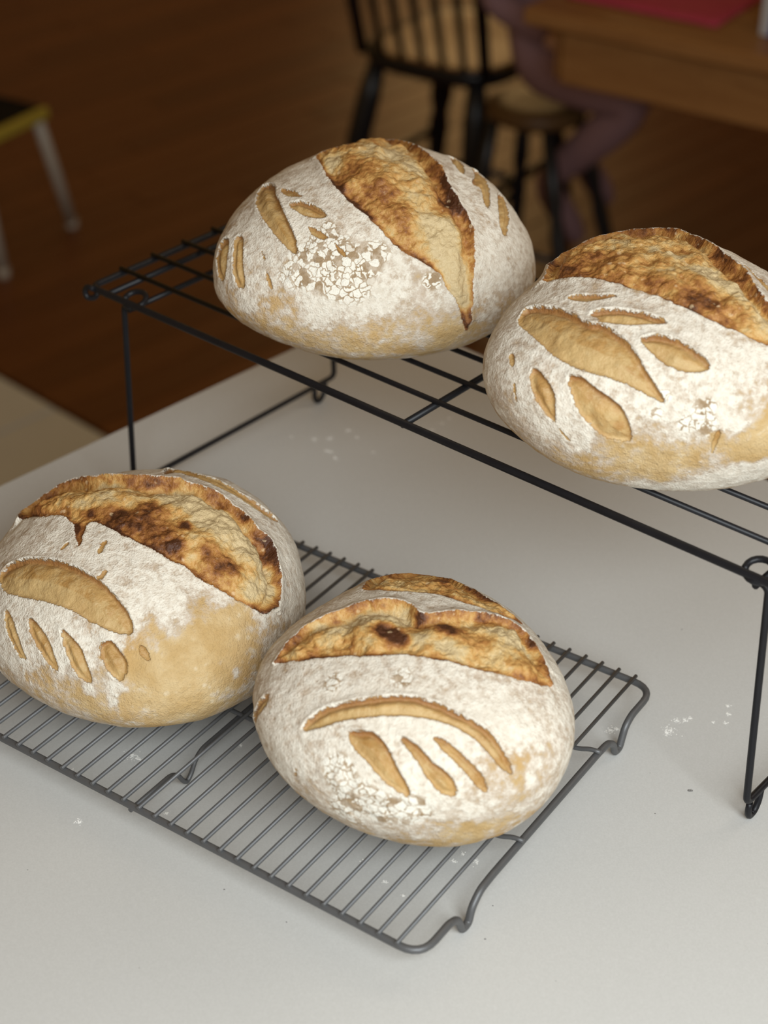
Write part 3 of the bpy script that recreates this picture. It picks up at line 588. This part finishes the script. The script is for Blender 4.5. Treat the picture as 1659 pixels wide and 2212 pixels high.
    part[fb] = 1 + np.max(BID[Q[fb]], axis=1); nb = len(D['bursts'])
    part[fs] = 1 + nb + np.max(SID[Q[fs]], axis=1)
    for pid in range(1 + nb + len(D['slashes'])):
        fq = Q[part == pid]
        if len(fq) == 0: continue
        used, inv = np.unique(fq, return_inverse=True); inv = inv.reshape(-1, 4)
        nm = 'crust' if pid == 0 else ('burst' if pid <= nb else 'slash')
        me = bpy.data.meshes.new(nm)
        me.vertices.add(len(used)); me.vertices.foreach_set('co', V[used].astype(np.float32).ravel())
        me.loops.add(inv.size); me.loops.foreach_set('vertex_index', inv.astype(np.int32).ravel())
        me.polygons.add(len(inv)); me.polygons.foreach_set('loop_start', np.arange(0, inv.size, 4, dtype=np.int32))
        me.polygons.foreach_set('use_smooth', np.ones(len(inv), bool)); me.update(calc_edges=True)
        for an, ar in (('slash_dist', SDS), ('burst_dist', SDB), ('flour', flour), ('chip', chip), ('tone', tone)):
            at = me.attributes.new(an, 'FLOAT', 'POINT'); at.data.foreach_set('value', ar[used].astype(np.float32))
        me.normals_split_custom_set_from_vertices(VN[used].astype(np.float32).tolist())
        o = link(nm, me, M['bread'], root)
        if pid == 0: o['label'] = 'flour-dusted outer crust'
        elif nm == 'burst': o['label'] = 'torn golden-brown opening along the main score'
        else: o['label'] = 'leaf-shaped golden cut in the floured crust'
    return root
build_loaf(1, 'round floured loaf at the left of the black rack, wide burst running toward the viewer')
build_loaf(2, 'round floured loaf at the right of the black rack, cut off by the picture edge')
build_loaf(3, 'round floured loaf at the left of the grey rack with a large golden bare patch')
build_loaf(4, 'round floured loaf nearest the viewer on the grey rack, with one long arched cut')

# ------------------------------------------------------------------ flour and crumbs on the counter
FLOUR = [(-304,12486,23),(-585,12345,20),(-453,12347,23),(-784,12373,8),(-232,12373,10),(-481,12153,13),(-443,12139,10),(-90,12137,8),(-405,12038,13),(404,12504,10),(489,12621,10),(550,12700,8),(1891,8659,26),(1869,8631,15),(2007,8763,15),(1953,8753,15),(2043,8778,10),(2316,8910,10),(2306,8829,10),(2275,8734,8),(1506,8655,20),(1547,8665,10),(570,7440,18),(434,7446,10),(-99,7440,10),(-1617,8373,31),(-1564,8334,20),(-1982,8224,10),(-1334,7837,10),(-1866,7754,15),(-920,8476,10),(491,7505,8),(2191,8742,5),(127,7160,8),(18,7271,8)]
CRUMB = [(1943,8086,18),(590,6836,10),(652,7082,8),(1698,7866,8),(-920,7194,10),(-541,6951,8),(2127,9751,8),(1710,8239,5),(2205,6807,8),(-2103,7343,5),(-1351,6601,5),(972,6524,5)]
rnd = random.Random(7)
def flake(mb, x, y, r, h):
    k = rnd.randint(5, 7); a0 = rnd.random() * 6.3
    ring = [(x + r * rnd.uniform(.6, 1.1) * math.cos(a0 + 6.283 * i / k), y + r * rnd.uniform(.6, 1.1) * math.sin(a0 + 6.283 * i / k), 0.00005) for i in range(k)]
    mb.add(ring + [(x, y, h)], [(i, (i + 1) % k, k) for i in range(k)])
fm = MB()
for x, y, r in FLOUR:
    x, y, r = x * 1e-4, y * 1e-4, r * 1e-4
    for i in range(int(14 + r * 17000)):
        d = abs(rnd.gauss(0, 1)) * r * 1.1; a = rnd.random() * 6.283
        flake(fm, x + d * math.cos(a), y + d * math.sin(a), rnd.uniform(.00018, .00065), rnd.uniform(.00015, .0004))
tag(fm.build('spilled_flour', M['flour']), 'white flour dust scattered on the countertop', 'flour', kind='stuff')
cm = MB()
for x, y, r in CRUMB:
    x, y, r = x * 1e-4, y * 1e-4, r * 1e-4
    for i in range(2 if r > .0012 else 1): flake(cm, x + rnd.uniform(-1, 1) * r * .6, y + rnd.uniform(-1, 1) * r * .6, r * .75, r * .5)
tag(cm.build('crumbs', M['crumb']), 'tiny dark crumbs dotted over the countertop', 'crumbs', kind='stuff')

# ------------------------------------------------------------------ dining table
TA = math.radians(-34.2)
tb = empty('dining_table', (.235, 2.98, FZ), TA)
TH, TL, TWd = .75, 1.7, .86
for k in range(5):
    w_ = TWd / 5
    MB().box((0, k * w_ + .0008, TH - .03), (TL, (k + 1) * w_ - .0008, TH), .004).build('table_plank', M['tablewood'], tb)
for y in (.035, TWd - .060):
    MB().box((.06, y, TH - .135), (TL - .06, y + .025, TH - .0305), .004).build('apron', M['tablewood'], tb)
for x in (.035, TL - .060):
    MB().box((x, .06, TH - .135), (x + .025, TWd - .06, TH - .0305), .004).build('apron', M['tablewood'], tb)
for x in (.66, TL - .36):
    MB().box((x - .045, .12, TH - .16), (x + .045, TWd - .12, TH - .1355), .004).build('trestle_beam', M['tablewood'], tb)
    MB().lathe([(.045, .085), (.055, .12), (.038, .18), (.052, .32), (.060, .42), (.040, .50), (.055, .54), (.055, TH - .1605)], 16, Matrix.Translation((x, TWd / 2, 0))).build('post', M['tablewood'], tb, True)
    MB().box((x - .045, .10, .001), (x + .045, TWd - .10, .0845), .02).build('foot', M['tablewood'], tb)
MB().box((.72, TWd / 2 - .02, .22), (TL - .42, TWd / 2 + .02, .30), .004).build('stretcher', M['tablewood'], tb)
tag(tb, 'honey-brown wooden dining table in the blurred background', 'table')

# things on the table
def tpt(x, y, z): return Matrix.Rotation(TA, 4, 'Z') @ Vector((x, y, z)) + Vector((.235, 2.98, FZ))
pm = empty('place_mat', tpt(.035, .088, TH), TA)
mb = MB()
nx, ny = 16, 12
vv = []; ff = []
for s_ in (0, 1):
    for i in range(nx + 1):
        for j in range(ny + 1):
            vv.append((.29 * i / nx, .40 * j / ny, .0015 + .004 * s_ + (.0015 * math.sin(i * 1.1) * math.sin(j * .9) if s_ else 0)))
n1_ = (nx + 1) * (ny + 1)
for i in range(nx):
    for j in range(ny):
        a = i * (ny + 1) + j; ff.append((n1_ + a, n1_ + a + ny + 1, n1_ + a + ny + 2, n1_ + a + 1)); ff.append((a, a + 1, a + ny + 2, a + ny + 1))
for i in range(nx):
    a, b = i * (ny + 1), (i + 1) * (ny + 1); ff.append((a, b, n1_ + b, n1_ + a)); ff.append((a + ny, n1_ + a + ny, n1_ + b + ny, b + ny))
for j in range(ny):
    a = j; ff.append((a, n1_ + a, n1_ + a + 1, a + 1)); a = nx * (ny + 1) + j; ff.append((a, a + 1, n1_ + a + 1, n1_ + a))
mb.add(vv, ff).build('cloth', M['pink'], pm, True)
tag(pm, 'crimson cloth place mat lying on the dining table', 'place mat')
bx = empty('carton', tpt(.40, .095, TH), TA)
MB().box((0, 0, .0005), (.085, .06, .16), .002).build('box', M['whitecard'], bx)
MB().box((.018, -.0012, .0006), (.052, -.0003, .159), .0).build('blue_band', M['bluecard'], bx)
MB().box((-.0012, .012, .0006), (-.0003, .048, .159), .0).build('blue_band', M['bluecard'], bx)
tag(bx, 'white carton with a dark blue band standing on the dining table', 'carton')

# ------------------------------------------------------------------ black spindle-back chair
CA = math.radians(-33)
ch = empty('spindle_back_chair', (.062, 3.555, FZ), CA)      # origin under the back edge of the seat; seat extends along +y
sv = []
SH = .45
seat = MB()
ns = 28; ringt = []
for k in range(ns):
    a = 2 * math.pi * k / ns; cx_, sy_ = math.cos(a), math.sin(a)
    ringt.append((.182 * math.copysign(abs(cx_) ** .55, cx_), .20 + .205 * math.copysign(abs(sy_) ** .55, sy_)))
vv = []
for z, sc in ((SH - .038, .90), (SH - .028, .97), (SH - .012, 1.0), (SH, .985), (SH - .010, .55), (SH - .012, .2)):
    vv += [(x * sc, .20 + (y - .20) * sc, z) for x, y in ringt]
ff = [tuple(range(ns - 1, -1, -1)), tuple(range(5 * ns, 6 * ns))]
for i in range(5):
    for k in range(ns): ff.append((i * ns + k, i * ns + (k + 1) % ns, i * ns + ns + (k + 1) % ns, i * ns + ns + k))
seat_o = seat.add(vv, ff).build('seat', M['blackpaint'], ch, True)
sp_ = MB(); vv = []
for z, sc in ((SH - .004, .90), (SH + .0012, .90), (SH + .0018, .86), (SH - .004, .5), (SH - .006, .15)): vv += [(x * sc, .20 + (y - .20) * sc, z) for x, y in ringt]
ff = [tuple(range(4 * ns, 5 * ns))]
for i in range(4):
    for k in range(ns): ff.append((i * ns + k, i * ns + (k + 1) % ns, i * ns + ns + (k + 1) % ns, i * ns + ns + k))
sp_.add(vv, ff).build('seat_panel', M['tablewood'], seat_o, True)['label'] = 'honey-coloured wooden seat top'
lp = [(.016, 0), (.020, .05), (.025, .16), (.019, .2), (.027, .24), (.027, .34), (.019, .43)]
def leg_m(top, bot, prof, h):
    t_, b_ = Vector(top), Vector(bot); d_ = t_ - b_; L_ = d_.length
    return Matrix.Translation(b_) @ d_.to_track_quat('Z', 'Y').to_matrix().to_4x4() @ Matrix.Diagonal((1, 1, L_ / h, 1))
LT = [(-.13, .05), (.12, .05), (.12, .34), (-.13, .34)]; LB = [(-.205, -.02), (.145, .0), (.17, .41), (-.20, .41)]
for (a, b), (c, d_) in zip(LT, LB):
    MB().lathe(lp, 12, leg_m((a, b, SH - .025), (c, d_, .006), lp, .43)).build('leg', M['blackpaint'], ch, True)
def atl(i, f): a, b = LT[i]; c, d_ = LB[i]; return (c + (a - c) * f, d_ + (b - d_) * f, .006 + (SH - .031) * f)
for (i, j, f) in ((0, 3, .36), (1, 2, .36)):
    MB().tube([atl(i, f), [(u + v) / 2 for u, v in zip(atl(i, f), atl(j, f))], atl(j, f)], [.008, .012, .008], 8).build('stretcher', M['blackpaint'], ch, True)
mid = lambda i, j, f: [(u + v) / 2 for u, v in zip(atl(i, f), atl(j, f))]
MB().tube([mid(0, 3, .36), [(u + v) / 2 for u, v in zip(mid(0, 3, .36), mid(1, 2, .36))], mid(1, 2, .36)], [.008, .012, .008], 8).build('stretcher', M['blackpaint'], ch, True)
for k in range(7):
    u = (k - 3) / 3; post = abs(k - 3) == 3
    b = (u * .155, .025, SH - .006); t_ = (u * .172, -.095 - .02 * (1 - u * u), SH + .46)
    m_ = [(p + r) / 2 for p, r in zip(b, t_)]
    MB().tube([b, m_, t_], [.013, .015, .012] if post else [.0075, .0095, .007], 8).build('spindle', M['blackpaint'], ch, True)
crest = [(u * .19, -.097 - .02 * (1 - u * u), SH + .49) for u in [-1, -.66, -.33, 0, .33, .66, 1]]
cm_ = MB(); vv = []
for x, y, z in crest:
    vv += [(x, y - .011, z - .035), (x, y + .011, z - .035), (x, y + .009, z + .04), (x, y - .009, z + .04)]
ff = [(0, 1, 2, 3), tuple(4 * 6 + k for k in (3, 2, 1, 0))]
for i in range(6):
    for k in range(4): ff.append((4 * i + k, 4 * i + 4 + k, 4 * i + 4 + (k + 1) % 4, 4 * i + (k + 1) % 4))
cm_.add(vv, ff).build('crest_rail', M['blackpaint'], ch)
tag(ch, 'black spindle-back wooden chair beside the dining table', 'chair')

# ------------------------------------------------------------------ stool the child sits on
SA = TA
sx0, sy0 = .305, 3.372
sl = empty('stool', (sx0, sy0, FZ), SA)
prof = [(.090, .405), (.101, .412), (.104, .425), (.100, .438), (.05, .436)]
MB().lathe(prof, 28).build('seat', M['seatwood'], sl, True)
lp2 = [(.011, 0), (.014, .06), (.017, .2), (.012, .24), (.017, .28), (.012, .42)]
for a in (-1, 1):
    for b in (-1, 1):
        MB().lathe(lp2, 12, leg_m((a * .062, b * .062, .412), ((.165 if a > 0 else -.105), b * .115, .006), lp2, .42)).build('leg', M['blackpaint'], sl, True)
MB().tube([(-.090, -.096, .15), (.02, -.096, .15), (.128, -.096, .15)], [.007, .010, .007], 8).build('stretcher', M['blackpaint'], sl, True)
MB().tube([(-.088, -.094, .19), (-.088, 0, .19), (-.088, .094, .19)], [.007, .010, .007], 8).build('stretcher', M['blackpaint'], sl, True)
tag(sl, 'small stool with brown seat and black legs under the seated child', 'stool')

# ------------------------------------------------------------------ white step stool
ss = empty('step_stool', (-.80, 3.575, FZ), math.radians(60.6))   # local x along the visible long edge, +y away to the left
Hs = .31
MB().box((-.14, .015, Hs - .012), (.085, .25, Hs + .001), .004).build('tread', M['tread'], ss)
MB().box((-.155, -.005, Hs - .024), (.10, .0148, Hs + .003), .004).build('edge_strip', M['yellow'], ss)
MB().box((.0852, .015, Hs - .024), (.10, .27, Hs + .003), .004).build('rim', M['tread'], ss)
MB().box((-.155, .2502, Hs - .024), (.085, .27, Hs + .003), .004).build('rim', M['tread'], ss)
MB().box((-.155, .015, Hs - .024), (-.1402, .25, Hs + .003), .004).build('rim', M['tread'], ss)
for (x, y, x2, y2) in ((.075, .012, .155, .012), (-.13, .012, -.132, -.025), (.075, .245, .155, .29), (-.13, .245, -.165, .29)):
    MB().tube([(x, y, Hs - .02), ((x + x2) / 2, (y + y2) / 2, Hs / 2), (x2, y2, .012)], .0135, 12).build('leg', M['whitemetal'], ss, True)
    MB().lathe([(.0135, 0), (.0142, .004), (.0142, .022)], 12, Matrix.Translation((x2, y2, .0005))).build('foot_cap', M['whitemetal'], ss, True)
tag(ss, 'white metal step stool with black tread and yellow edge on the wooden floor', 'step stool')

# ------------------------------------------------------------------ seated child
FD = Vector((math.cos(TA), math.sin(TA), 0)); LF = Vector((-math.sin(TA), math.cos(TA), 0))   # facing, left (away from viewer)
hip = Vector((sx0, sy0, FZ + .438 + .112))
def skinned(name, verts, edges, mat, parent, levels=2, root=0):
    me = bpy.data.meshes.new(name); me.from_pydata([v[0] for v in verts], edges, []); me.update()
    o = link(name, me, mat, parent)
    mod = o.modifiers.new('skin', 'SKIN'); mod.use_smooth_shade = True
    for i, v in enumerate(verts):
        r = v[1] if isinstance(v[1], tuple) else (v[1], v[1])
        me.skin_vertices[0].data[i].radius = r
    me.skin_vertices[0].data[root].use_root = True
    s_ = o.modifiers.new('sub', 'SUBSURF'); s_.levels = levels; s_.render_levels = levels
    return o
person = empty('person', (sx0, sy0, FZ + .438))
Pm = -Vector((sx0, sy0, FZ + .438))
V_ = []; E_ = []
def av(p, r, prev=None):
    V_.append((p + Pm, r)); i = len(V_) - 1
    if prev is not None: E_.append((prev, i))
    return i
i0 = av(hip, .088)
i1 = av(hip + Vector((.005, 0, .10)), .082, i0)
i2 = av(hip + Vector((.012, -.006, .22)), .090, i1)
i3 = av(hip + Vector((.018, -.010, .31)), .070, i2)
i4 = av(hip + Vector((.022, -.013, .36)), .034, i3)
ank = {-1: Vector((.332, 3.398, -.665)), 1: Vector((.425, 3.535, -.665))}
toe = {-1: Vector((.420, 3.445, -.82)), 1: Vector((.50, 3.60, -.80))}
knee = {-1: Vector((.490, 3.216, -.428)), 1: Vector((.515, 3.335, -.435))}
feet = {}
for sd_ in (-1, 1):
    h = av(hip + LF * .052 * sd_ + FD * .02 + Vector((0, 0, -.018)), .066, i0)
    k0 = av((V_[h][0] - Pm + knee[sd_]) / 2 + Vector((0, 0, .004)), .058, h)
    k = av(knee[sd_], .047, k0)
    c = av(knee[sd_] * .6 + ank[sd_] * .4, .046, k)
    a = av(ank[sd_], .029, c)
    hl = av(ank[sd_] * .75 + toe[sd_] * .25 + Vector((0, 0, -.004)), .031, a)
    bl = av(ank[sd_] * .3 + toe[sd_] * .7, .032, hl)
    av(toe[sd_], .019, bl)
hands = {}
for sd_ in (-1, 1):
    sh = av(hip + LF * .115 * sd_ + Vector((.016, -.010, .275)), .042, i3)
    if sd_ == -1:
        el = av(hip + LF * -.13 - FD * .045 + Vector((0, 0, .12)), .034, sh); wr_p = hip + LF * -.078 + FD * .060 + Vector((0, 0, .052))
    else:
        el = av(hip + LF * .14 - FD * .04 + Vector((0, 0, .12)), .034, sh); wr_p = hip + LF * .085 + FD * .06 + Vector((0, 0, .055))
    wr = av(wr_p, .024, el); hands[sd_] = (wr_p, (wr_p - (V_[el][0] - Pm)).normalized())
skinned('body', V_, E_, M['mauve'], person)
for sd_ in (-1, 1):
    w0, dr = hands[sd_]; side = dr.cross(Vector((0, 0, 1))).normalized()
    hv = []; he = []
    def hvv(p, r, prev=None):
        hv.append((p + Pm, r)); i = len(hv) - 1
        if prev is not None: he.append((prev, i))
        return i
    a = hvv(w0 - dr * .012, .019); b = hvv(w0 + dr * .025, (.024, .014), a); c = hvv(w0 + dr * .048, (.026, .012), b)
    for k, ln in zip((-1.5, -.5, .5, 1.5), (.042, .050, .046, .034)):
        f0 = hvv(w0 + dr * .060 + side * k * .0125, .0078, c); f1 = hvv(w0 + dr * (.060 + ln * .55) + side * k * .013 + Vector((0, 0, -.006)), .0072, f0)
        hvv(w0 + dr * (.060 + ln * .9) + side * k * .013 + Vector((0, 0, -.020)), .006, f1)
    t0 = hvv(w0 + dr * .030 + side * .026 * sd_, .009, b); hvv(w0 + dr * .055 + side * .040 * sd_ + Vector((0, 0, -.008)), .0075, t0)
    skinned('hand', hv, he, M['skin'], person)
hd = hip + Vector((.03, -.018, .50)) + FD * .015
hb_ = MB(); vv = []; ff = []
nu, nv = 24, 18
for j in range(nv + 1):
    th_ = math.pi * j / nv
    for i in range(nu):
        ph_ = 2 * math.pi * i / nu; x, y, z = math.sin(th_) * math.cos(ph_), math.sin(th_) * math.sin(ph_), math.cos(th_)
        w_ = 1 - .16 * max(0, -z) ** 1.2
        n_ = .016 * math.exp(-((y / .16) ** 2 + ((z + .12) / .2) ** 2)) * (x > 0) - .006 * math.exp(-(((abs(y) - .36) / .16) ** 2 + ((z - .05) / .12) ** 2)) * (x > 0) + .004 * math.exp(-((y / .26) ** 2 + ((z + .48) / .09) ** 2)) * (x > 0)
        vv.append(hd + Pm + FD * ((.088 + n_ / 1) * x * w_ + n_ * .3) + LF * .073 * y * w_ + Vector((0, 0, .108 * z)))
for j in range(nv):
    for i in range(nu): ff.append((j * nu + i, j * nu + nu + i, j * nu + nu + (i + 1) % nu, j * nu + (i + 1) % nu))
hb_.add(vv, ff); hb_.build('head', M['skin'], person, True)
hr = MB(); vv = []
for j in range(nv + 1):
    th_ = math.pi * .80 * j / nv
    for i in range(nu):
        ph_ = 2 * math.pi * i / nu; x, y, z = math.sin(th_) * math.cos(ph_), math.sin(th_) * math.sin(ph_), math.cos(th_)
        cut = max(0.0, x - .1) * max(0.0, .55 - z) * 1.2
        vv.append(hd + Pm + (FD * .097 * x + LF * .082 * y) * (1 - .4 * min(1, cut)) + Vector((0, 0, .118 * z)) - FD * .012 + FD * -.05 * min(1, cut))
hr.add(vv, ff); hr.build('hair', M['hair'], person, True)
tag(person, 'child in mauve clothes seated on a stool at the table end, foot tucked back', 'person')
